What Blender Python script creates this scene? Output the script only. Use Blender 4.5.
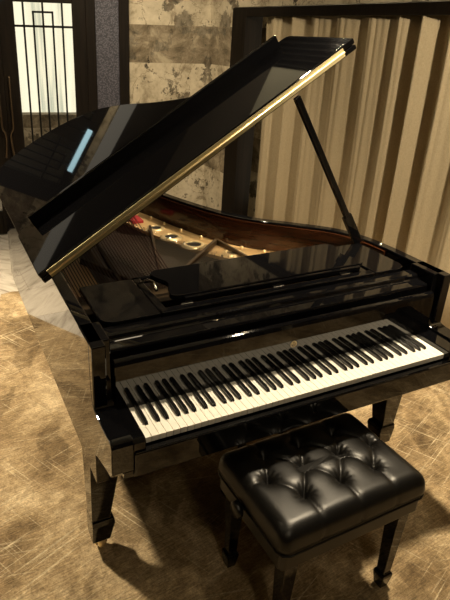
import bpy, bmesh, math, random
from mathutils import Vector, Matrix
random.seed(7)
for o in list(bpy.data.objects):
    bpy.data.objects.remove(o, do_unlink=True)
C = bpy.context.scene.collection
SC = bpy.context.scene
R = math.radians

# ---------------------------------------------------------------- camera
CAM = Vector((-1.07421, -1.20047, 1.84627))
YAW, PITCH, ROLL, FPX = 0.43692, 0.40625, 0.02978, 547.93
PPX, PPY = 179.98, 265.18
f = Vector((math.sin(YAW) * math.cos(PITCH), math.cos(YAW) * math.cos(PITCH), -math.sin(PITCH)))
r = Vector((math.cos(YAW), -math.sin(YAW), 0)); u = r.cross(f)
r2 = math.cos(ROLL) * r + math.sin(ROLL) * u
u2 = -math.sin(ROLL) * r + math.cos(ROLL) * u
cd = bpy.data.cameras.new('camera'); cam = bpy.data.objects.new('camera', cd); C.objects.link(cam)
M = Matrix((r2, u2, -f)).transposed().to_4x4(); M.translation = CAM
cam.matrix_world = M
cd.sensor_fit = 'VERTICAL'; cd.sensor_height = 24.0; cd.lens = FPX / 600 * 24.0
cd.shift_x = (225 - PPX) / 600; cd.shift_y = -(300 - PPY) / 600
cd.clip_start = 0.05; cd.clip_end = 60
SC.camera = cam

# ---------------------------------------------------------------- world, lamps, exposure
w = bpy.data.worlds.new('world'); SC.world = w; w.use_nodes = True
w.node_tree.nodes['Background'].inputs['Color'].default_value = (1.0, 0.80, 0.56, 1)
w.node_tree.nodes['Background'].inputs['Strength'].default_value = 0.02
SC.view_settings.view_transform = 'Standard'; SC.view_settings.look = 'None'
SC.view_settings.exposure = 0.15; SC.view_settings.gamma = 1.0; SC.view_settings.use_curve_mapping = False

def spot(name, loc, target, power, angle=90, blend=0.6, radius=0.05, color=(1.0, 0.82, 0.56)):
    l = bpy.data.lights.new(name, 'SPOT'); l.energy = power; l.spot_size = R(angle); l.spot_blend = blend
    l.shadow_soft_size = radius; l.color = color
    o = bpy.data.objects.new(name, l); C.objects.link(o); o.location = loc
    o.rotation_euler = (Vector(target) - Vector(loc)).to_track_quat('-Z', 'Y').to_euler()
    return o
spot('downlight', (-1.85, 2.45, 2.95), (-1.4, 1.6, 0), 950, 95, 0.95, 0.13)
spot('downlight', (0.85, 0.45, 2.95), (0.30, 0.0, 0.4), 420, 85, 0.8, 0.08)
spot('downlight', (0.05, -0.45, 2.95), (0.1, -0.05, 0), 20, 85, 0.8, 0.10)
spot('downlight', (-0.7, -2.1, 2.95), (-0.2, -0.4, 0), 40, 95, 0.8, 0.12)
spot('downlight', (0.85, 2.0, 2.95), (0.35, 1.2, 0.8), 170, 75, 0.8, 0.06)
spot('added_curtain_spot', (0.80, -0.75, 2.22), (1.45, 1.5, 1.2), 150, 95, 0.8, 0.05)  # unseen spot, added to graze the curtain and deepen its folds
spot('downlight', (-0.3, 2.2, 2.95), (0.4, 3.3, 1.2), 130, 100, 0.8, 0.05)
spot('added_ceiling_spot', (1.30, 2.6, 2.12), (0.55, 2.5, 3.0), 40, 130, 0.8, 0.05)  # added spot on the frame header, only brightens the ceiling
spot('added_corridor_spot', (0.05, 5.2, 2.6), (0.1, 5.6, 0.4), 40, 120, 0.8)  # added fill behind the door, lifts the low stone wall

# ---------------------------------------------------------------- node helpers
def mat(name, col=(0.8, 0.8, 0.8), rough=0.5, metal=0.0, spec=0.5, **kw):
    m = bpy.data.materials.new(name); m.use_nodes = True
    b = m.node_tree.nodes['Principled BSDF']
    b.inputs['Base Color'].default_value = (*col, 1); b.inputs['Roughness'].default_value = rough
    b.inputs['Metallic'].default_value = metal; b.inputs['Specular IOR Level'].default_value = spec
    for k, v in kw.items():
        b.inputs[k].default_value = v
    return m
class NT:
    def __init__(s, m):
        s.nt = m.node_tree; s.n = s.nt.nodes; s.b = s.n.get('Principled BSDF')
    def new(s, t, ins=None, **at):
        nd = s.n.new(t)
        for k, v in at.items(): setattr(nd, k, v)
        for k, v in (ins or {}).items():
            if isinstance(v, bpy.types.NodeSocket): s.nt.links.new(v, nd.inputs[k])
            else: nd.inputs[k].default_value = v
        return nd
    def coord(s, scale=(1, 1, 1), rot=(0, 0, 0), loc=(0, 0, 0)):
        t = s.new('ShaderNodeTexCoord')
        q = s.new('ShaderNodeMapping', {'Vector': t.outputs['Object'], 'Rotation': rot}).outputs[0]   # turn first, then stretch
        return s.new('ShaderNodeMapping', {'Vector': q, 'Scale': scale, 'Location': loc}).outputs[0]
    def noise(s, vec, scale, detail=4, rough=0.6, dist=0.0):
        return s.new('ShaderNodeTexNoise', {'Vector': vec, 'Scale': scale, 'Detail': detail, 'Roughness': rough, 'Distortion': dist}).outputs['Fac']
    def ramp(s, fac, stops):
        nd = s.new('ShaderNodeValToRGB', {'Fac': fac}); el = nd.color_ramp.elements
        while len(el) < len(stops): el.new(0.5)
        for e, (p, c) in zip(el, stops):
            e.position = p; e.color = (*c, 1) if len(c) == 3 else c
        return nd.outputs['Color']
    def mix(s, fac, a, b, mode='MIX'):
        nd = s.new('ShaderNodeMix', {'Factor': fac, 'A': a, 'B': b}) if False else s.n.new('ShaderNodeMix')
        nd.data_type = 'RGBA'; nd.blend_type = mode
        for k, v in ((0, fac), (6, a), (7, b)):
            if isinstance(v, bpy.types.NodeSocket): s.nt.links.new(v, nd.inputs[k])
            else: nd.inputs[k].default_value = v if k == 0 else (*v, 1)
        return nd.outputs[2]
    def base(s, c): s.nt.links.new(c, s.b.inputs['Base Color'])
    def bump(s, h, strength=0.3, dist=0.01):
        bp = s.new('ShaderNodeBump', {'Height': h, 'Strength': strength, 'Distance': dist})
        s.nt.links.new(bp.outputs[0], s.b.inputs['Normal'])

# ---------------------------------------------------------------- materials
lacquer = mat('black_lacquer', (0.0025, 0.0025, 0.003), 0.03, 0, 0.5, **{'Coat Weight': 0.12, 'Coat Roughness': 0.02})
satin = mat('black_satin', (0.006, 0.006, 0.006), 0.28, 0, 0.4)
ivory = mat('ivory', (0.86, 0.83, 0.76), 0.22, 0, 0.5)
ebony = mat('ebony', (0.008, 0.008, 0.008), 0.16, 0, 0.5)
brass = mat('brass', (0.86, 0.72, 0.42), 0.42, 0.85)
chrome = mat('chrome', (0.85, 0.83, 0.78), 0.15, 1.0)
gold = mat('gold_paint', (0.72, 0.49, 0.23), 0.40, 0.35)
gold_l = mat('pale_gold_paint', (0.80, 0.62, 0.34), 0.3, 0.4)
bronze_p = mat('bronze_strut', (0.07, 0.045, 0.022), 0.4, 0.4)
brass_dull = mat('dull_brass', (0.42, 0.36, 0.20), 0.5, 0.7)
copper = mat('copper_winding', (0.055, 0.017, 0.012), 0.5, 0.7)
steel = mat('steel_wire', (0.5, 0.45, 0.38), 0.3, 1.0)
felt = mat('red_felt', (0.40, 0.03, 0.035), 0.9)
hole_dark = mat('hole_dark', (0.004, 0.003, 0.003), 0.6)
rubber = mat('dark_metal', (0.02, 0.02, 0.02), 0.4, 0.5)

wood = mat('mahogany', (0.1, 0.03, 0.012), 0.16, 0, 0.5)
t = NT(wood); v = t.coord((3, 3, 40)); n_ = t.noise(v, 2.0, 5, 0.6, 0.6)
t.base(t.ramp(n_, [(0.3, (0.018, 0.006, 0.0025)), (0.7, (0.045, 0.015, 0.006))]))
sound = mat('spruce', (0.3, 0.17, 0.07), 0.4)
t = NT(sound); v = t.coord((60, 2, 2), (0, 0, R(35))); n_ = t.noise(v, 2.0, 4)
t.base(t.ramp(n_, [(0.35, (0.016, 0.009, 0.005)), (0.65, (0.030, 0.017, 0.009))]))

leather = mat('black_leather', (0.004, 0.0037, 0.0034), 0.36, 0, 0.36)
t = NT(leather); v = t.coord(); n_ = t.noise(v, 260, 2); n2_ = t.noise(v, 18, 3)
t.nt.links.new(t.new('ShaderNodeMapRange', {'Value': n2_, 'To Min': 0.32, 'To Max': 0.44}).outputs[0], t.b.inputs['Roughness'])
t.bump(n_, 0.10, 0.002)

carpet_m = mat('carpet_gold', (0.3, 0.2, 0.1), 0.85, 0, 0.25)
t = NT(carpet_m)
v = t.coord((1, 1, 1))
big = t.noise(v, 2.6, 6, 0.66, 0.5)
c0 = t.ramp(big, [(0.36, (0.19, 0.132, 0.070)), (0.46, (0.29, 0.210, 0.118)), (0.54, (0.38, 0.285, 0.168)), (0.65, (0.55, 0.435, 0.28))])
patch = t.noise(t.coord((1.6, 0.8, 1), (0, 0, R(25)), (4, 1, 0)), 2.0, 4, 0.55, 0.3)
c0 = t.mix(t.new('ShaderNodeMapRange', {'Value': patch, 'From Min': 0.56, 'From Max': 0.60}).outputs[0], c0, t.mix(1.0, c0, (0.62, 0.60, 0.57), 'MULTIPLY'))
for ang, off_, amt in ((62, 0.0, 0.85), (-22, 3.0, 0.9), (12, 7.0, 0.6)):
    ln = t.noise(t.coord((2.2, 95, 1), (0, 0, R(ang)), (off_, off_, 0)), 1.0, 2, 0.5, 0.15)
    zone = t.noise(t.coord((1, 1, 1), (0, 0, 0), (off_, 2, 0)), 2.4, 2)
    k = t.new('ShaderNodeMath', {0: t.new('ShaderNodeMapRange', {'Value': ln, 'From Min': 0.60, 'From Max': 0.70}).outputs[0], 1: t.new('ShaderNodeMapRange', {'Value': zone, 'From Min': 0.42, 'From Max': 0.62, 'To Max': amt}).outputs[0]}, operation='MULTIPLY').outputs[0]
    c0 = t.mix(k, c0, (0.62, 0.53, 0.37))
weft = t.noise(t.coord((14, 170, 1), (0, 0, R(-8))), 1.0, 3, 0.7)
mid = t.noise(v, 26, 5, 0.75, 0.4)
c0 = t.mix(0.5, c0, t.ramp(mid, [(0.38, (0.62, 0.60, 0.57)), (0.62, (1.36, 1.36, 1.34))]), 'MULTIPLY')
fine = t.noise(v, 110, 5, 0.85)
c0 = t.mix(0.75, c0, t.ramp(weft, [(0.36, (0.62, 0.60, 0.57)), (0.64, (1.30, 1.30, 1.28))]), 'MULTIPLY')
c0 = t.mix(0.8, c0, t.ramp(fine, [(0.36, (0.56, 0.55, 0.53)), (0.64, (1.40, 1.40, 1.38))]), 'MULTIPLY')
t.base(c0); t.bump(fine, 0.5, 0.004)

marble = mat('marble', (0.5, 0.47, 0.42), 0.12)
t = NT(marble); v = t.coord((1, 5, 1), (0, 0, R(35)))
n_ = t.noise(v, 1.6, 7, 0.62, 1.2)
c = t.ramp(n_, [(0.32, (0.22, 0.19, 0.165)), (0.46, (0.41, 0.38, 0.34)), (0.58, (0.50, 0.47, 0.43)), (0.7, (0.31, 0.275, 0.245))])
br = t.new('ShaderNodeTexBrick', {'Vector': t.coord((1, 1, 1), (0, 0, R(-12))), 'Color1': (1, 1, 1, 1), 'Color2': (1.25, 1.22, 1.15, 1), 'Mortar': (0.75, 0.70, 0.65, 1), 'Scale': 1.0, 'Mortar Size': 0.002, 'Brick Width': 0.9, 'Row Height': 0.45})
t.base(t.mix(1.0, c, br.outputs['Color'], 'MULTIPLY'))

wallp = mat('stone_wallpaper', (0.4, 0.35, 0.28), 0.75, 0, 0.2)
t = NT(wallp); v = t.coord((1, 1, 1))
sep = t.new('ShaderNodeSeparateXYZ', {'Vector': v})
def mth(op, a, b): return t.new('ShaderNodeMath', {0: a, 1: b}, operation=op).outputs[0]
band_ = mth('LESS_THAN', mth('FRACT', mth('DIVIDE', mth('SUBTRACT', sep.outputs['Z'], 1.565), 0.93), 0), 0.335)
n0 = t.noise(v, 2.2, 3, 0.6, 0.3)
n1 = t.noise(v, 4.5, 8, 0.72, 0.25)
light = t.ramp(n1, [(0.36, (0.31, 0.26, 0.18)), (0.48, (0.55, 0.485, 0.36)), (0.62, (0.68, 0.61, 0.47))])
n2 = t.noise(v, 6.0, 8, 0.72, 0.5)
dark = t.ramp(n2, [(0.36, (0.11, 0.09, 0.058)), (0.50, (0.26, 0.215, 0.15)), (0.64, (0.46, 0.40, 0.29))])
base = t.mix(band_, light, dark)
n3 = t.noise(t.coord((1, 1, 1), (0, 0, 0), (3.1, 0, 1.7)), 3.0, 7, 0.7, 0.15)
sp = t.new('ShaderNodeMapRange', {'Value': n3, 'From Min': 0.535, 'From Max': 0.56}).outputs[0]
c = t.mix(sp, base, t.ramp(n2, [(0.38, (0.07, 0.06, 0.042)), (0.60, (0.27, 0.235, 0.175))]))
n4 = t.noise(t.coord((1, 1, 0.7), (0, 0, 0), (0.4, 0, 5.2)), 11.0, 5, 0.7, 0.2)
sp2 = t.new('ShaderNodeMapRange', {'Value': n4, 'From Min': 0.645, 'From Max': 0.665}).outputs[0]
c = t.mix(sp2, c, (0.03, 0.025, 0.018))
nv = t.noise(t.coord((1, 1, 1), (0, 0, 0), (9, 0, 2)), 2.6, 6, 0.6, 0.8)
vein = t.new('ShaderNodeMapRange', {'Value': t.new('ShaderNodeMath', {0: t.new('ShaderNodeMath', {0: nv, 1: 0.5}, operation='SUBTRACT').outputs[0]}, operation='ABSOLUTE').outputs[0], 'From Min': 0.0, 'From Max': 0.012, 'To Min': 0.7, 'To Max': 0.0}).outputs[0]
c = t.mix(vein, c, (0.16, 0.12, 0.075))
t.base(c)

weave = mat('woven_panel', (0.06, 0.06, 0.08), 0.5)
t = NT(weave); v = t.coord((1, 1, 1))
ck = t.new('ShaderNodeTexVoronoi', {'Vector': v, 'Scale': 85.0}, distance='CHEBYCHEV')
t.base(t.ramp(ck.outputs['Distance'], [(0.15, (0.13, 0.13, 0.17)), (0.5, (0.035, 0.035, 0.052))]))

dkwood = mat('dark_wood', (0.016, 0.011, 0.007), 0.55, 0, 0.12)
t = NT(dkwood); n_ = t.noise(t.coord((30, 30, 1.5)), 2.0, 4)
t.base(t.ramp(n_, [(0.3, (0.005, 0.0035, 0.0025)), (0.7, (0.013, 0.009, 0.006))]))
ironm = mat('black_iron', (0.008, 0.008, 0.008), 0.4, 0.6)
wallplain = mat('brown_plaster', (0.12, 0.095, 0.065), 0.8)
plaster = mat('pale_plaster', (0.62, 0.63, 0.54), 0.9)
grillem = mat('grille_black', (0.006, 0.006, 0.006), 0.5)
walldark = mat('dark_plaster', (0.02, 0.016, 0.012), 0.8)
ceilm = mat('ceiling_plaster', (0.10, 0.09, 0.075), 0.9)

linen = mat('beige_linen', (0.46, 0.385, 0.26), 0.9, 0, 0.15)
t = NT(linen); wv = t.noise(t.coord((400, 400, 60)), 1.0, 2); wh = t.noise(t.coord((60, 60, 500)), 1.0, 2)
cc = t.mix(0.5, t.ramp(wv, [(0.3, (0.38, 0.31, 0.20)), (0.7, (0.54, 0.46, 0.32))]), t.ramp(wh, [(0.3, (0.40, 0.33, 0.22)), (0.7, (0.52, 0.44, 0.30))]))
t.base(cc)

def emit(name, build):
    m = bpy.data.materials.new(name); m.use_nodes = True; nt = m.node_tree
    nt.nodes.remove(nt.nodes['Principled BSDF'])
    t = NT(m); em = t.new('ShaderNodeEmission'); nt.links.new(em.outputs[0], nt.nodes['Material Output'].inputs[0])
    build(t, em); return m
def glow_wall(t, em):
    n_ = t.noise(t.coord((7, 1, 0.3)), 1.0, 3, 0.6)
    c = t.ramp(n_, [(0.36, (0.50, 0.50, 0.36)), (0.44, (0.84, 0.78, 0.55)), (0.6, (0.95, 0.87, 0.63))])
    t.nt.links.new(c, em.inputs['Color']); em.inputs['Strength'].default_value = 1.12
lit = emit('end_wall_glow', glow_wall)  # emission stands in for the light falling on the corridor's end wall
def lit_flat(col, k):
    def fn(t, em): em.inputs['Color'].default_value = (*col, 1); em.inputs['Strength'].default_value = k
    return fn
clear = bpy.data.materials.new('clear_glass'); clear.use_nodes = True
t = NT(clear); t.n.remove(t.n['Principled BSDF'])
mx = t.new('ShaderNodeMixShader', {0: t.new('ShaderNodeFresnel', {'IOR': 1.45}).outputs[0], 1: t.new('ShaderNodeBsdfTransparent').outputs[0], 2: t.new('ShaderNodeBsdfGlossy', {'Roughness': 0.02}).outputs[0]})
t.nt.links.new(mx.outputs[0], t.n['Material Output'].inputs[0])
lit_cornice = emit('lit_cove', lit_flat((0.98, 0.86, 0.66), 0.30))
lit_ceiling = emit('lit_ceiling_panel', lit_flat((0.90, 0.95, 0.78), 0.6))
lit_cool = emit('lid_streak_glow', lit_flat((0.55, 0.85, 0.92), 2.2))  # added glow, made only for the pale blue streak mirrored in the lid
lit_warm = emit('lit_window_glass', lit_flat((1.0, 0.86, 0.60), 0.9))

# ---------------------------------------------------------------- mesh helpers
def obj(name, bm, m, parent=None, smooth=False, bevel=0, seg=2, loc=None, rotz=None):
    me = bpy.data.meshes.new(name)
    bmesh.ops.recalc_face_normals(bm, faces=bm.faces)
    bm.to_mesh(me); bm.free()
    for x in (m if isinstance(m, (list, tuple)) else [m]): me.materials.append(x)
    if smooth:
        for p in me.polygons: p.use_smooth = True
    o = bpy.data.objects.new(name, me); C.objects.link(o)
    if parent: o.parent = parent
    if loc is not None: o.location = loc
    if rotz is not None: o.rotation_euler = (0, 0, rotz)
    if bevel:
        b = o.modifiers.new('bevel', 'BEVEL'); b.width = bevel; b.segments = seg; b.limit_method = 'ANGLE'; b.angle_limit = R(35)
        b.harden_normals = False
    return o
def box(bm, x0, x1, y0, y1, z0, z1):
    vs = [bm.verts.new((x, y, z)) for z in (z0, z1) for x, y in ((x0, y0), (x1, y0), (x1, y1), (x0, y1))]
    for q in ((3, 2, 1, 0), (4, 5, 6, 7), (0, 1, 5, 4), (1, 2, 6, 5), (2, 3, 7, 6), (3, 0, 4, 7)):
        bm.faces.new([vs[i] for i in q])
    return vs
def boxes(*bs):
    bm = bmesh.new()
    for b in bs: box(bm, *b)
    return bm
def loft(bm, sections, cap=True, closed=False):
    rows = [[bm.verts.new(p) for p in s] for s in sections]
    n = len(rows[0]); fs = []
    pairs = list(zip(rows, rows[1:])) + ([(rows[-1], rows[0])] if closed else [])
    for a, b in pairs:
        for i in range(n):
            fs.append(bm.faces.new((a[i], a[(i + 1) % n], b[(i + 1) % n], b[i])))
    if cap and not closed:
        bm.faces.new(rows[0][::-1]); bm.faces.new(rows[-1])
    return fs
def prism_xz(poly, x0, x1):           # poly of (y,z) extruded along x
    bm = bmesh.new(); loft(bm, [[(x0, y, z) for y, z in poly], [(x1, y, z) for y, z in poly]]); return bm
def prism_z(poly, z0, z1):            # poly of (x,y) extruded along z
    bm = bmesh.new(); loft(bm, [[(x, y, z0) for x, y in poly], [(x, y, z1) for x, y in poly]]); return bm
def lathe(bm, prof, c, axis='z', n=24):
    secs = []
    for k in range(n):
        a = 2 * math.pi * k / n; s = []
        for rad, h in prof:
            p = {'z': (rad * math.cos(a), rad * math.sin(a), h), 'x': (h, rad * math.cos(a), rad * math.sin(a)), 'y': (rad * math.cos(a), h, rad * math.sin(a))}[axis]
            s.append(tuple(p[i] + c[i] for i in range(3)))
        secs.append(s)
    rows = [[bm.verts.new(p) for p in s] for s in secs]
    for a, b in zip(rows, rows[1:] + rows[:1]):
        for i in range(len(prof) - 1):
            bm.faces.new((a[i], b[i], b[i + 1], a[i + 1]))
    bmesh.ops.remove_doubles(bm, verts=bm.verts, dist=1e-5)
def tube(bm, pts, rad, n=6):
    pts = [Vector(p) for p in pts]; secs = []
    for i, p in enumerate(pts):
        d = (pts[min(i + 1, len(pts) - 1)] - pts[max(i - 1, 0)]).normalized()
        a = d.orthogonal().normalized() if i == 0 else (prev - d * prev.dot(d)).normalized()
        prev = a; b = d.cross(a)
        secs.append([tuple(p + rad * (math.cos(2 * math.pi * k / n) * a + math.sin(2 * math.pi * k / n) * b)) for k in range(n)])
    loft(bm, secs)
def spline(pts, k=8):
    out = []
    P = [pts[0]] + list(pts) + [pts[-1]]
    for i in range(1, len(P) - 2):
        for j in range(k):
            tt = j / k; q = []
            for d in range(len(pts[0])):
                p0, p1, p2, p3 = (P[i + m][d] for m in (-1, 0, 1, 2))
                q.append(0.5 * (2 * p1 + (p2 - p0) * tt + (2 * p0 - 5 * p1 + 4 * p2 - p3) * tt ** 2 + (3 * p1 - p0 - 3 * p2 + p3) * tt ** 3))
            out.append(tuple(q))
    out.append(tuple(pts[-1])); return out
def offset(line, d):                  # shift an open (x,y) polyline to its right side by d
    out = []
    for i, p in enumerate(line):
        a = line[max(i - 1, 0)]; b = line[min(i + 1, len(line) - 1)]
        dx, dy = b[0] - a[0], b[1] - a[1]; L = math.hypot(dx, dy) or 1
        out.append((p[0] + dy / L * d, p[1] - dx / L * d))
    return out
def empty(name, loc=(0, 0, 0), rotz=0):
    o = bpy.data.objects.new(name, None); C.objects.link(o); o.location = loc; o.rotation_euler = (0, 0, rotz)
    o.empty_display_size = 0.1; return o
def tag(o, label, cat, group=None):
    o['label'] = label; o['category'] = cat
    if group: o['group'] = group
    return o
def struct(o): o['kind'] = 'structure'; return o

# ---------------------------------------------------------------- room shell
K = (1.357, 3.518, 0.0); A1 = R(-14); A2 = R(94)      # room corner, direction of the back wall and of the curtain wall
def back(name, bm, m, parent=None, **k):            # local x along the wall, -y into the room
    if parent: return obj(name, bm, m, parent, **k)
    return struct(obj(name, bm, m, None, loc=K, rotz=A1, **k))
def right(name, bm, m, parent=None, **k):           # local x away from the viewer, +y into the room
    if parent: return obj(name, bm, m, parent, **k)
    return struct(obj(name, bm, m, None, loc=K, rotz=A2, **k))
H = 3.0
struct(obj('floor', boxes((-6.5, 2.2, -8.0, 2.6, -0.12, -0.012)), marble, loc=K, rotz=A1))
struct(obj('ceiling', boxes((-6.6, 2.2, -8.0, 0.3, H, H + 0.1)), ceilm, loc=K, rotz=A1))
back('wall_back', boxes((-0.725, 0.0, 0, 0.2, 0, 2.21), (-6.4, -2.62, 0, 0.2, 0, 2.21), (-2.62, -0.725, 0.0, 0.2, 2.13, 2.21)), wallp)
back('wall_back', boxes((-6.4, 0.0, 0.0, 0.2, 2.34, H), (-1.09, -0.725, 0.04, 0.2, 0, 2.13)), walldark)
back('trim_3', boxes((-6.4, 0.0, -0.03, 0.2, 2.21, 2.34)), lit_cornice)
struct(obj('ceiling', boxes((-3.2, 0.74, -4.5, 2.88, H - 0.02, H)), plaster))
struct(obj('ceiling_grille', boxes((0.74, 1.12, -3.5, 3.0, H - 0.005, H), *[(0.755 + 0.045 * k, 0.763 + 0.045 * k, -3.5, 3.0, H - 0.05, H - 0.005) for k in range(8)]), grillem))
back('wall_left', boxes((-6.5, -6.3, -7.9, 0.2, 0, H)), wallplain)
back('wall_front', boxes((-6.5, 2.0, -8.0, -7.8, 0, H)), wallplain)
right('wall_right', boxes((-8.0, 0.2, -0.45, -0.3, 0, H), (-8.0, 0.0, -0.3, 0.0, 2.025, H), (-8.0, -6.3, -0.3, 0, 0, 2.025), (-0.365, 0.05, -0.3, 0, 0, 2.025)), wallp)
# woven panel beside the door and the dark posts
back('trim_1', boxes((-0.81, -0.725, -0.03, 0.04, 0, 2.2)), dkwood, bevel=0.004)
back('trim_2', boxes((-1.01, -0.81, 0.0, 0.04, 0, 2.13)), weave)
back('trim_4', boxes((-1.09, -1.01, -0.015, 0.04, 0, 2.13)), dkwood, bevel=0.003)
# corridor beyond the door: dark walls, a panel that glows in place of its lit end wall
back('wall_corridor', boxes((-2.75, -2.65, 0.2, 2.5, 0, 2.7), (-0.55, -0.45, 0.2, 2.5, 0, 2.7), (-2.75, -0.45, 2.5, 2.6, 0, 2.7), (-2.75, -0.45, 0.2, 2.6, 2.7, 2.8)), wallplain)
back('wall_corridor', boxes((-2.65, -0.55, 2.2, 2.5, 0, 0.80)), wallp)
back('corridor_glow', boxes((-2.0, -0.75, 2.42, 2.5, 0.80, 2.10)), lit)
# double door with lattice glazing
bronze = mat('bronze_handle', (0.16, 0.12, 0.08), 0.3, 0.9)
def leaf(name, s0, s1, g0, g1, sg):
    d = back(name, boxes((s0, g0, -0.01, 0.04, 0, 2.13), (g1, s1, -0.01, 0.04, 0, 2.13), (g0, g1, -0.01, 0.04, 2.02, 2.13), (g0, g1, -0.01, 0.04, 0, 0.22)), dkwood, bevel=0.004)
    p = obj('glass_pane', boxes((g0 - 0.01, g1 + 0.01, 0.012, 0.018, 0.21, 2.03)), clear, d); p['label'] = 'clear glass pane'
    wd = (g1 - g0) / 6; b = []
    for i in range(1, 6):
        x = g0 + wd * i; top = 1.955 if i in (2, 4) else 2.02
        b.append((x - 0.008, x + 0.008, -0.022, -0.008, 0.22, top))
    b.append((g0 + 2 * wd - 0.008, g0 + 4 * wd + 0.008, -0.022, -0.008, 1.939, 1.955))
    b.append((g0, g1, -0.022, -0.008, 1.828, 1.846))
    obj('lattice', boxes(*b), ironm, d)
    h = -1.805 + sg * 0.048; hb = bmesh.new()
    tube(hb, spline([(h, -0.055, 1.44), (h, -0.06, 1.30), (h, -0.06, 1.06), (h - sg * 0.005, -0.06, 0.995), (h - sg * 0.026, -0.06, 0.95), (h - sg * 0.024, -0.06, 0.86), (h - sg * 0.012, -0.06, 0.74)], 5), 0.009, 8)
    tube(hb, [(h, -0.06, 1.40), (h, 0.0, 1.40)], 0.006); tube(hb, [(h - sg * 0.016, -0.06, 0.78), (h - sg * 0.016, 0.0, 0.78)], 0.006)
    obj('handle', hb, bronze, d, smooth=True)
leaf('door_1', -1.804, -1.09, -1.68, -1.205, 1)
leaf('door_2', -2.62, -1.806, -2.405, -1.93, -1)
# glowing strip added over the door to put a streak in the lid
sl = back('streak_strip', boxes((-2.22, -1.76, -0.035, -0.012, 2.032, 2.078)), lit_cool)
# curtain alcove: frame, pane behind the drapes
fr = right('window_1', boxes((-0.56, -0.365, -0.16, 0.012, 0, 2.02), (-6.3, -0.56, -0.05, 0.012, 1.955, 2.02)), dkwood, bevel=0.004)
obj('window_pane', boxes((-6.3, -0.56, -0.28, -0.27, 0.35, 2.02)), lit_warm, fr)

# curtain
bm = bmesh.new(); N = 1000; rows = []
zs = [0.008, 0.5, 1.0, 1.5, 1.85, 2.015]
for j, z in enumerate(zs):
    row = []
    for i in range(N + 1):
        s = -0.72 - 5.5 * i / N
        ph = s * 27 + 1.3 * math.sin(s * 2.9) + 0.9 * math.sin(s * 6.1 + 1) + 0.22 * math.sin(z * 2 + s * 3)
        a = 0.050 * (0.70 + 0.28 * math.sin(s * 4.7) + 0.25 * math.sin(s * 11.3 + 2)) * (1.08 - 0.42 * (z / 2.0) ** 6)
        row.append(bm.verts.new((s + 0.014 * math.cos(ph) , -0.070 + 0.020 * (z / 2.0) ** 6 + a * math.sin(ph) + 0.006 * math.sin(2.0 * ph + 1 + z) + 0.003 * math.sin(5 * ph), z)))
    rows.append(row)
for a, b in zip(rows, rows[1:]):
    for i in range(N): bm.faces.new((a[i], a[i + 1], b[i + 1], b[i]))
cu = obj('curtain', bm, linen, smooth=True, loc=K, rotz=A2)
so = cu.modifiers.new('thickness', 'SOLIDIFY'); so.thickness = 0.004
tag(cu, 'long pleated beige linen curtain hanging inside the dark wall frame', 'curtain')

# carpet, its border runs past the piano's tail and turns towards the viewer
def rline(s, off):   # a point along the curtain wall
    return (K[0] + s * math.cos(A2) - off * math.sin(A2), K[1] + s * math.sin(A2) + off * math.cos(A2))
cp = [(-3.6, -3.2), rline(-6.25, 0.02), rline(-6.2, -0.10), rline(-1.25, -0.10), (-0.655, 2.68), (-0.735, 2.66), (-0.80, 2.36), (-0.99, 2.03), (-1.15, 1.77), (-1.6, 1.2), (-3.6, -0.6)]
ca = obj('carpet', prism_z(cp, -0.012, 0.0), carpet_m)
tag(ca, 'gold and brown carpet with brushed cloudy pattern under the piano', 'carpet')

# ---------------------------------------------------------------- grand piano
P = empty('grand_piano', (0, 0, 0))
tag(P, 'glossy black grand piano with its lid propped open', 'piano')
XL, XR, ZR, ZB = -0.722, 0.752, 0.982, 0.46
outline = [(XL, 0.15)] + spline([(XL, 0.5), (XL, 1.0), (XL, 1.6), (XL, 1.90), (-0.70, 2.06), (-0.60, 2.17), (-0.42, 2.20), (-0.2, 2.14), (-0.01, 1.97), (0.10, 1.72), (0.17, 1.48), (0.27, 1.22), (0.39, 1.04), (0.54, 0.90), (0.67, 0.77), (0.735, 0.62), (XR, 0.45)], 6) + [(XR, 0.15)]
inner = offset(outline, 0.045)
inner2 = offset(outline, 0.055)
def band(a, b, z0, z1):               # closed ring section between two polylines
    bm = bmesh.new()
    loft(bm, [[(p[0], p[1], z0), (q[0], q[1], z0), (q[0], q[1], z1), (p[0], p[1], z1)] for p, q in zip(a, b)]); return bm
a0 = [p for p in outline if p[1] >= 0.15]
obj('case', band(outline, inner, ZB, ZR), lacquer, P, bevel=0.004)
lin = [(inner[i], inner2[i]) for i in range(len(inner)) if outline[i][1] > 0.45]
o = obj('inner_rim', band([p for p, q in lin], [q for p, q in lin], 0.765, ZR - 0.012), wood, P); o['label'] = 'reddish brown wooden inner rim'
# cheeks with their S-curve
cheek = [(0.155, ZR), (0.181, ZR)] ; 
prof = [(0.30, ZR), (0.181, ZR), (0.178, 0.90)] + spline([(0.175, 0.84), (0.163, 0.785), (0.135, 0.762), (0.05, 0.760), (-0.012, 0.765), (-0.028, 0.748)], 5) + [(-0.028, 0.655)] + spline([(-0.016, 0.636), (0.06, 0.615), (0.16, 0.575), (0.24, 0.50), (0.30, ZB)], 5)
for x0, x1 in ((XL - 0.001, XL + 0.068), (XR - 0.068, XR + 0.001)):
    obj('cheek', prism_xz(prof, x0, x1), lacquer, P, bevel=0.004)
IL, IR = XL + 0.068, XR - 0.068
for x0, x1 in ((IL, -0.6145), (0.6145, IR)):
    obj('key_block', prism_xz([(-0.022, 0.655), (-0.022, 0.742), (-0.012, 0.752), (0.15, 0.752), (0.15, 0.655)], x0, x1), lacquer, P, bevel=0.003)
obj('keybed', boxes((IL - 0.03, IR + 0.03, -0.02, 0.62, 0.62, 0.66)), lacquer, P, bevel=0.003)
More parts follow.
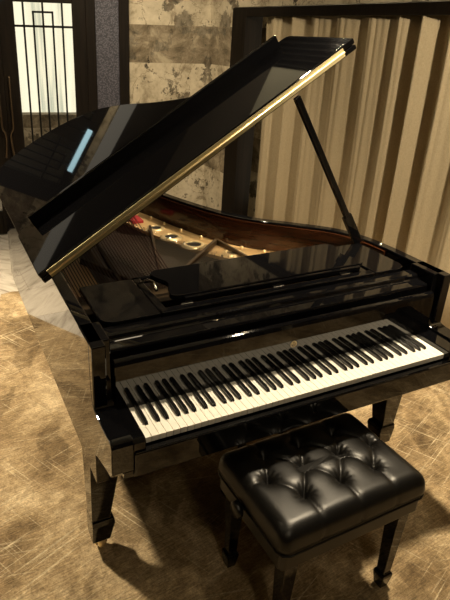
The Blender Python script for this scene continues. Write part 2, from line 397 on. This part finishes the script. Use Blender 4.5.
obj('key_slip', boxes((IL, IR, -0.030, -0.006, 0.625, 0.712)), lacquer, P, bevel=0.004)
# keys
KZ = 0.735; WP = 1.225 / 52; x0 = -0.6125; kinds = 'ABCDEFG'
bm = boxes((0.0005, WP - 0.0005, 0.0, 0.15, KZ - 0.020, KZ))
wk = obj('white_key', bm, ivory, P, bevel=0.0012); wk.location.x = x0
for i in range(1, 52):
    c = wk.copy(); C.objects.link(c); c.location.x = x0 + i * WP
bm = bmesh.new()
loft(bm, [[(-hw, y, KZ - 0.006), (hw, y, KZ - 0.006), (tw, y2, zt), (-tw, y2, zt)] for y, y2, hw, tw, zt in ((0.050, 0.056, 0.0066, 0.0052, KZ + 0.0095), (0.072, 0.073, 0.0066, 0.0056, KZ + 0.012), (0.15, 0.15, 0.0066, 0.0056, KZ + 0.012))])
bk0 = None
for i in range(51):
    kind = kinds[i % 7]
    if kind in 'BE': continue
    off = {'A': 0.004, 'C': -0.003, 'D': 0.003, 'F': -0.004, 'G': 0.0}[kind]
    if bk0 is None: bk = bk0 = obj('black_key', bm, ebony, P, bevel=0.0015)
    else: bk = bk0.copy(); C.objects.link(bk)
    bk.location.x = x0 + (i + 1) * WP + off
# fallboard with its gold emblem
fb = obj('fallboard', prism_xz([(0.151, 0.728), (0.1525, 0.895), (0.158, 0.909), (0.170, 0.914), (0.182, 0.909), (0.186, 0.895), (0.186, 0.728)], IL + 0.002, IR - 0.002), lacquer, P, bevel=0.003)
bm = bmesh.new()
def torus(bm, c, R0, r0, sx=1.0, n=28, m=6, flip=None):
    secs = []
    for k in range(n):
        a = 2 * math.pi * k / n; secs.append([(c[0] + sx * (R0 + r0 * math.cos(b)) * math.cos(a), c[1] + 0.35 * r0 * math.sin(b), c[2] + (R0 + r0 * math.cos(b)) * math.sin(a)) for b in [2 * math.pi * j / m for j in range(m)]])
    loft(bm, secs, cap=False, closed=True)
torus(bm, (0.013, 0.1515, 0.829), 0.0115, 0.0018)
for dx, h in ((-0.0045, 0.006), (0.0, 0.0085), (0.0045, 0.006)):
    tube(bm, [(0.013 + dx * 0.4, 0.151, 0.8225), (0.013 + dx * 1.2, 0.151, 0.827), (0.013 + dx, 0.151, 0.8235 + h + 0.003)], 0.0011, 5)
torus(bm, (0.0085, 0.1515, 0.8345), 0.0022, 0.0008); torus(bm, (0.0175, 0.1515, 0.8345), 0.0022, 0.0008)
obj('emblem', bm, gold_l, fb)
# front rail and the shelf around the music desk
rail = [(0.196, 0.66), (0.196, 0.925), (0.200, 0.932), (0.246, 0.934), (0.250, 0.938), (0.253, 0.948), (0.262, 0.952), (0.305, 0.952), (0.305, 0.90), (0.33, 0.66)]
obj('front_rail', prism_xz(rail, IL, IR), lacquer, P, bevel=0.003)
def rounded(x0, x1, y0, y1, rads, n=6):   # corners order: x0y0, x1y0, x1y1, x0y1
    out = []
    for (cx, cy, a0), rr in zip(((x0, y0, 180), (x1, y0, 270), (x1, y1, 0), (x0, y1, 90)), rads):
        sx = 1 if cx == x0 else -1; sy = 1 if cy == y0 else -1
        if rr == 0: out.append((cx, cy)); continue
        for k in range(n + 1):
            a = R(a0 + 90 * k / n); out.append((cx + sx * rr + rr * math.cos(a), cy + sy * rr + rr * math.sin(a)))
    return out
o = obj('desk_shelf', prism_z(rounded(IL + 0.012, -0.436, 0.302, 0.60, (0.05, 0.004, 0.01, 0.01)), 0.950, 0.966), lacquer, P, bevel=0.003)
o = obj('desk_shelf', prism_z(rounded(0.50, IR - 0.012, 0.302, 0.60, (0.004, 0.05, 0.01, 0.01)), 0.950, 0.966), lacquer, P, bevel=0.003)
obj('desk_frame', boxes((-0.432, 0.496, 0.300, 0.335, 0.935, 0.968), (-0.432, -0.40, 0.335, 0.62, 0.935, 0.960), (0.46, 0.496, 0.335, 0.62, 0.935, 0.960), (-0.432, 0.496, 0.60, 0.62, 0.935, 0.960)), lacquer, P, bevel=0.004)
lcurve = spline([(-0.345, 0.355), (-0.372, 0.372), (-0.362, 0.42), (-0.345, 0.47), (-0.372, 0.53), (-0.375, 0.565), (-0.35, 0.590)], 5)
rcurve = [(0.115 - (x - 0.0), y) for x, y in lcurve][::-1]
rcurve = [(x, y) for x, y in rcurve]
desk = obj('music_desk', prism_z(lcurve + rcurve, 0.975, 0.993), lacquer, P, bevel=0.003)
obj('music_ledge', boxes((-0.33, 0.45, 0.339, 0.356, 0.968, 0.988)), lacquer, desk, bevel=0.003)
for hx in (-0.35, 0.03, 0.345):
    obj('hinge', boxes((hx, hx + 0.045, 0.327, 0.338, 0.966, 0.972)), chrome, desk, bevel=0.001)
bm = bmesh.new(); tube(bm, [(-0.43, 0.55, 0.966), (-0.40, 0.53, 0.985), (-0.385, 0.50, 0.985), (-0.39, 0.46, 0.972)], 0.006, 8)
obj('desk_prop', bm, chrome, desk, smooth=True)
# soundboard, plate, strings
sb = [p for p in inner2 if p[1] > 0.55]
obj('soundboard', prism_z(sb, 0.760, 0.768), sound, P)
i0 = [i for i in range(len(outline)) if outline[i][1] > 0.62]
pa = offset(outline, 0.056); pb = offset(outline, 0.235)
pl = obj('iron_plate', band([pa[i] for i in i0], [pb[i] for i in i0], 0.815, 0.832), gold, P, bevel=0.003); pl['label'] = 'gold iron plate with round holes'
obj('plate_web', boxes((-0.66, 0.68, 0.56, 0.72, 0.815, 0.865)), bronze_p, pl, bevel=0.004)
for q0, q1, wd in (((-0.03, 1.44), (-0.26, 0.70), 0.014), ((0.215, 1.125), (-0.26, 0.70), 0.018), ((0.215, 1.125), (0.26, 0.70), 0.014), ((-0.50, 1.12), (-0.30, 0.66), 0.018), ((-0.30, 2.0), (-0.42, 0.70), 0.02)):
    d = Vector((q1[0] - q0[0], q1[1] - q0[1])).normalized(); nx, ny = -d.y * wd / 2, d.x * wd / 2
    obj('plate_strut', prism_z([(q0[0] - nx, q0[1] - ny), (q1[0] - nx, q1[1] - ny), (q1[0] + nx, q1[1] + ny), (q0[0] + nx, q0[1] + ny)], 0.828, 0.862), bronze_p, pl, bevel=0.004)
for hx, hy, hr in ((0.008, 1.45, 0.030), (0.032, 1.29, 0.034), (0.095, 1.145, 0.037), (0.232, 0.975, 0.034), (0.322, 0.872, 0.034), (-0.08, 1.68, 0.030)):
    bm = bmesh.new(); lathe(bm, [(hr * 1.75, 0.0), (hr * 1.6, 0.004), (hr * 1.15, 0.010), (hr * 1.0, 0.009), (hr * 0.97, 0.0)], (hx, hy, 0.831), n=32)
    hr_o = obj('hole_ring', bm, gold_l, pl, smooth=True)
    bm = bmesh.new(); lathe(bm, [(0.0, 0.0), (hr * 1.0, 0.0), (hr * 1.0, 0.002)], (hx, hy, 0.8355), n=32)
    o = obj('hole', bm, hole_dark, pl); o['label'] = 'dark round opening'
for i in range(34):
    bm = bmesh.new(); xa = -0.62 + i * 0.0125; xb = -0.58 + i * 0.0165
    tube(bm, [(xa, 0.66, 0.872), (xb, 2.0 - abs(i - 11) * 0.012, 0.850)], 0.0021, 5); o = obj('bass_string', bm, copper, P)
bm = bmesh.new()
for i in range(110):
    tt = i / 109; xa = -0.24 + 0.90 * tt; ya = 0.70; k = 1 - tt
    yb = 0.80 + 0.9 * k ** 1.2; xb = xa - 0.26 * k
    tube(bm, [(xa, ya, 0.852), (xb, yb, 0.836)], 0.0010, 4)
o = obj('treble_strings', bm, steel, P); o['kind'] = 'stuff'
bm = bmesh.new(); pc = offset(outline, 0.225)
for i in i0:
    for q in range(3):
        x, y = pc[i][0] + random.uniform(-.014, .014), pc[i][1] + random.uniform(-.014, .014)
        if x > -0.15 and y < 1.75: lathe(bm, [(0, 0.013), (0.0028, 0.012), (0.0028, 0)], (x, y, 0.830), n=6)
o = obj('hitch_pins', bm, chrome, pl); o['kind'] = 'stuff'
pk = offset(outline, 0.082); bolt = None; last = None
for i in i0:
    if pk[i][0] < 0.0 or pk[i][1] > 1.9: continue
    if last and math.hypot(pk[i][0] - last[0], pk[i][1] - last[1]) < 0.11: continue
    last = pk[i]
    if bolt is None:
        bm = bmesh.new(); lathe(bm, [(0, 0.016), (0.007, 0.015), (0.009, 0.008), (0.009, 0)], (0, 0, 0), n=12); bb = bolt = obj('plate_bolt', bm, gold_l, pl, smooth=True)
    else: bb = bolt.copy(); C.objects.link(bb)
    bb.location = (last[0], last[1], 0.831)
o = obj('damper_felt', boxes((-0.085, -0.02, 1.56, 1.66, 0.832, 0.848)), felt, P, bevel=0.003); o['label'] = 'red felt strip'
# lid: local frame s along the open panel, h across its thickness
TH = R(32.3); O = Vector((-0.762, 0, 0.999)); E = Vector((math.cos(TH), 0, math.sin(TH))); Nn = Vector((-math.sin(TH), 0, math.cos(TH)))
def lidp(s, y, h): return tuple(O + E * s + Nn * h + Vector((0, y, 0)))
def lid_slab(poly, h0, h1):
    bm = bmesh.new(); loft(bm, [[lidp(s, y, h0) for s, y in poly], [lidp(s, y, h1) for s, y in poly]]); return bm
lo = [(x - XL + 0.005, y) for x, y in offset(outline, -0.012)]
lo = [p for p in lo if p[1] > 0.62]
LW = 1.492
lid_poly = [(0.0, 0.6)] + [(min(max(s, 0.0), LW), y) for s, y in lo] + [(LW, 0.6)]
lid = obj('lid', lid_slab(lid_poly, 0.0, 0.022), lacquer, P, bevel=0.005, seg=3)
flap_poly = rounded(0.0, LW, 0.602, 1.045, (0.004, 0.004, 0.03, 0.03))
flap = obj('lid_flap', lid_slab(flap_poly, 0.0235, 0.0455), lacquer, lid, bevel=0.005, seg=3)
obj('flap_lip', lid_slab([(0.081, 0.985), (1.408, 0.985), (1.408, 1.006), (0.081, 1.006)], 0.044, 0.0975), lacquer, flap, bevel=0.004, seg=3)
bm = bmesh.new()
for h0, h1 in ((0.007, 0.0215), (0.0255, 0.040)):
    loft(bm, [[lidp(s, y, h) for y, h in ((0.5985, h0), (0.5955, h0), (0.5955, h1), (0.5985, h1))] for s in (0.035, 1.43)])
o = obj('lid_hinge', bm, brass_dull, lid); o['label'] = 'long brass hinge'
bm = bmesh.new(); tube(bm, [lidp(0.035, 0.5935, 0.0235), lidp(1.43, 0.5935, 0.0235)], 0.0042, 10)
o = obj('hinge_pin', bm, brass, o, smooth=True)
for y in (0.85, 1.35, 1.8):
    bm = boxes((XL - 0.002, XL + 0.04, y, y + 0.08, ZR, ZR + 0.004)); obj('side_hinge', bm, brass, lid)
# prop stick
pt0, pt1 = Vector((0.668, 0.60, 0.965)), Vector((0.228, 0.585, 1.622))
def bar(bm, a, b, wa, ta, side=Vector((0, 1, 0))):
    d = (b - a).normalized(); s = (side - d * side.dot(d)).normalized(); t = d.cross(s)
    loft(bm, [[tuple(p + s * i * ta / 2 + t * j * wa / 2) for i, j in ((-1, -1), (1, -1), (1, 1), (-1, 1))] for p in (a, b)])
bm = bmesh.new(); bar(bm, pt0.lerp(pt1, 0.20), pt1, 0.026, 0.020)
ps = obj('prop_stick', bm, lacquer, P, bevel=0.003)
bm = bmesh.new(); bar(bm, pt0, pt0.lerp(pt1, 0.22), 0.044, 0.022); obj('prop_foot', bm, lacquer, ps, bevel=0.004)
bm = bmesh.new(); lathe(bm, [(0, -0.02), (0.006, -0.02), (0.006, 0.012), (0, 0.012)], (0.725, 0.52, ZR - 0.006), n=12); obj('rim_knob', bm, chrome, P, smooth=True)
# legs
def leg(x, y, sg=0):                  # sg: side whose face stays upright
    bm = bmesh.new(); secs = []
    for z, h in ((0.62, 0.060), (0.50, 0.058), (0.42, 0.054), (0.17, 0.035), (0.165, 0.042), (0.145, 0.044), (0.060, 0.034), (0.056, 0.030)):
        cx = x + sg * (0.058 - h) * 0.9
        secs.append([(cx - h, y - h, z), (cx + h, y - h, z), (cx + h, y + h, z), (cx - h, y + h, z)])
    x = x + sg * 0.022
    loft(bm, secs); l = obj('leg', bm, lacquer, P, bevel=0.004)
    bm = bmesh.new(); lathe(bm, [(0, -0.011), (0.023, -0.011), (0.027, -0.006), (0.027, 0.006), (0.023, 0.011), (0, 0.011)], (x + 0.006, y, 0.027), 'x', 20)
    w_ = obj('caster', bm, brass, l, smooth=True); w_['label'] = 'brass caster wheel'
    bm = bmesh.new(); box(bm, x - 0.018, x - 0.010, y - 0.012, y + 0.012, 0.02, 0.058); box(bm, x + 0.020, x + 0.027, y - 0.012, y + 0.012, 0.02, 0.058); box(bm, x - 0.018, x + 0.027, y - 0.014, y + 0.014, 0.050, 0.060)
    obj('caster_fork', bm, brass, l)
leg(-0.662, 0.295, -1); leg(0.690, 0.295, 1); leg(-0.34, 1.85)
# pedal lyre
lb = obj('pedal_lyre', boxes((-0.11, -0.085, 0.24, 0.27, 0.10, 0.62), (0.085, 0.11, 0.24, 0.27, 0.10, 0.62), (-0.15, 0.15, 0.20, 0.31, 0.05, 0.13)), lacquer, P, bevel=0.005)
for px in (-0.07, 0.0, 0.07):
    obj('pedal', boxes((px - 0.014, px + 0.014, 0.10, 0.21, 0.070, 0.080)), brass, lb, bevel=0.004)

# ---------------------------------------------------------------- piano bench
BX, BY, BR_ = -0.022, -0.116, R(1.5)
B = empty('piano_bench', (BX, BY, 0), BR_)
tag(B, 'black tufted leather piano bench in front of the keyboard', 'bench')
HX, HY, ZS, ZT = 0.292, 0.196, 0.442, 0.532
btn = [(-0.155, 0.11), (-0.01, 0.11), (0.138, 0.11), (-0.205, 0.015), (-0.062, 0.015), (0.086, 0.015), (0.228, 0.015), (-0.135, -0.082), (0.012, -0.082), (0.155, -0.082)]
btn = [(x, y) for x, y in btn]
segs = []
for i, a in enumerate(btn):
    for b in btn[i + 1:]:
        if abs(a[1] - b[1]) > 0.05 and math.hypot(a[0] - b[0], a[1] - b[1]) < 0.15: segs.append((a, b))
edge = []
for a in btn:
    if a[1] < -0.05: edge.append((a, (a[0] - 0.004, -HY - 0.01)))
    if a[1] > 0.08: edge.append((a, (a[0], HY + 0.01)))
edge += [(btn[3], (-HX - 0.01, 0.015)), (btn[6], (HX + 0.01, 0.015))]
def sdist(p, a, b):
    ax, ay = b[0] - a[0], b[1] - a[1]; tt = max(0, min(1, ((p[0] - a[0]) * ax + (p[1] - a[1]) * ay) / (ax * ax + ay * ay)))
    return math.hypot(p[0] - a[0] - tt * ax, p[1] - a[1] - tt * ay), tt
def depth(x, y, d):
    h = 0.0
    for a in btn:
        rr = math.hypot(x - a[0], y - a[1]); h -= 0.021 * math.exp(-(rr / 0.026) ** 1.3)
        th = math.atan2(y - a[1], x - a[0])
        h += 0.0022 * math.sin(th * 11 + a[0] * 40) * math.exp(-((rr - 0.02) / 0.013) ** 2)
    for a, b in segs:
        ds, tt = sdist((x, y), a, b); h -= 0.0075 * math.exp(-(ds / 0.011) ** 1.2)
    for a, b in edge:
        ds, tt = sdist((x, y), a, b); h -= 0.006 * math.exp(-(ds / 0.008) ** 1.2)
    return h
def cushion_ring(hx, hy, rc, n=240):
    pts = []; hx2, hy2 = max(hx - rc, 0), max(hy - rc, 0); per = 4 * (hx2 + hy2) + 2 * math.pi * rc
    for k in range(n):
        L = per * k / n
        for (cx, cy, a0, ln) in ((hx2, hy2, 0, 2 * hx2), (-hx2, hy2, 90, 2 * hy2), (-hx2, -hy2, 180, 2 * hx2), (hx2, -hy2, 270, 2 * hy2)):
            arc = rc * math.pi / 2
            if L < arc:
                a = R(a0) + (L / arc) * math.pi / 2; pts.append((cx + rc * math.cos(a), cy + rc * math.sin(a))); break
            L -= arc
            if L < ln:
                dr = {0: (-1, 0), 90: (0, -1), 180: (1, 0), 270: (0, 1)}[a0]; e = {0: (0, rc), 90: (-rc, 0), 180: (0, -rc), 270: (rc, 0)}[a0]
                pts.append((cx + e[0] + dr[0] * L, cy + e[1] + dr[1] * L)); break
            L -= ln
        else: pts.append((hx2 + rc, hy2))
    return pts
RE = 0.045
bm = bmesh.new(); rows = []
def zed(x, y, d):
    rr = min(d, RE); z = ZT - RE + math.sqrt(max(RE * RE - (RE - rr) ** 2, 0)); dome = 0.010 * (1 - (x / HX) ** 2) * (1 - (y / HY) ** 2)
    k = min(1.0, d / 0.03); return z + dome + depth(x, y, d) * (0.35 + 0.65 * k)
for z, g in ((ZS, -0.006), (ZS + 0.008, -0.001), (ZS + 0.02, 0.002), (ZS + 0.032, 0.002)):
    row = []
    for x, y in cushion_ring(HX + g, HY + g, 0.03):
        cr_ = sum(0.004 * math.exp(-((x - a[1][0]) / 0.008) ** 2) for a in edge if abs(a[1][1]) > 0.15 and a[1][1] * y > 0 and abs(y) > HY - 0.02)
        row.append(bm.verts.new((x, y - math.copysign(cr_, y), z)))
    rows.append(row)
ds = [0.0008, 0.003, 0.007, 0.012, 0.018, 0.025, 0.033, 0.041] + [0.049 + 0.0042 * k for k in range(34)]
for d in ds:
    hx, hy = HX - d, HY - d
    rows.append([bm.verts.new((x, y, zed(x, y, d))) for x, y in cushion_ring(hx, hy, max(0.03 - d * 0.3, min(hy, 0.004)))])
for a, b in zip(rows, rows[1:]):
    n = len(a)
    for i in range(n): bm.faces.new((a[i], a[(i + 1) % n], b[(i + 1) % n], b[i]))
bm.faces.new(rows[-1]); bm.faces.new(rows[0][::-1])
cush = obj('cushion', bm, leather, B, smooth=True)
for a in btn:
    bm = bmesh.new(); zb = zed(a[0], a[1], 0.1)
    lathe(bm, [(0, 0.007), (0.004, 0.0065), (0.0075, 0.004), (0.008, 0.0), (0.006, -0.004)], (a[0], a[1], zb), n=14)
    obj('button', bm, leather, cush, smooth=True)
bm = bmesh.new(); ring = [(x, y, ZS + 0.002) for x, y in cushion_ring(HX + 0.001, HY + 0.001, 0.03, 80)]
secs = []
for i, p in enumerate(ring):
    q = ring[(i + 1) % len(ring)]; pv = ring[i - 1]; d = (Vector(q) - Vector(pv)).normalized(); nn = d.cross(Vector((0, 0, 1)))
    secs.append([tuple(Vector(p) + 0.004 * (math.cos(b) * nn + math.sin(b) * Vector((0, 0, 1)))) for b in [math.pi * 2 * j / 6 for j in range(6)]])
loft(bm, secs, cap=False, closed=True); obj('piping', bm, leather, cush, smooth=True)
obj('apron', prism_z(rounded(-HX + 0.008, HX - 0.008, -HY + 0.008, HY - 0.008, (0.02,) * 4), 0.375, ZS), satin, B, bevel=0.003)
for lx, ly in ((-1, 1), (1, 1), (1, -1), (-1, -1)):
    bm = bmesh.new(); cx, cy = lx * (HX - 0.060), ly * (HY - 0.045)
    loft(bm, [[(cx + h * sx, cy + h * sy, z) for sx, sy in ((-1, -1), (1, -1), (1, 1), (-1, 1))] for z, h in ((0.38, 0.026), (0.07, 0.017), (0.066, 0.023), (0.055, 0.024), (0.0, 0.017))])
    obj('leg', bm, lacquer, B, bevel=0.002)
for sx in (-1, 1):
    bm = bmesh.new(); lathe(bm, [(0, 0.036), (0.023, 0.036), (0.028, 0.031), (0.028, 0.016), (0.010, 0.012), (0.010, -0.01), (0, -0.01)], (0, 0, 0), 'x', 20)
    for v in bm.verts: v.co.x = sx * (v.co.x + HX - 0.01); v.co.y += 0.03; v.co.z += 0.425
    k = obj('height_knob', bm, satin, B, smooth=True)
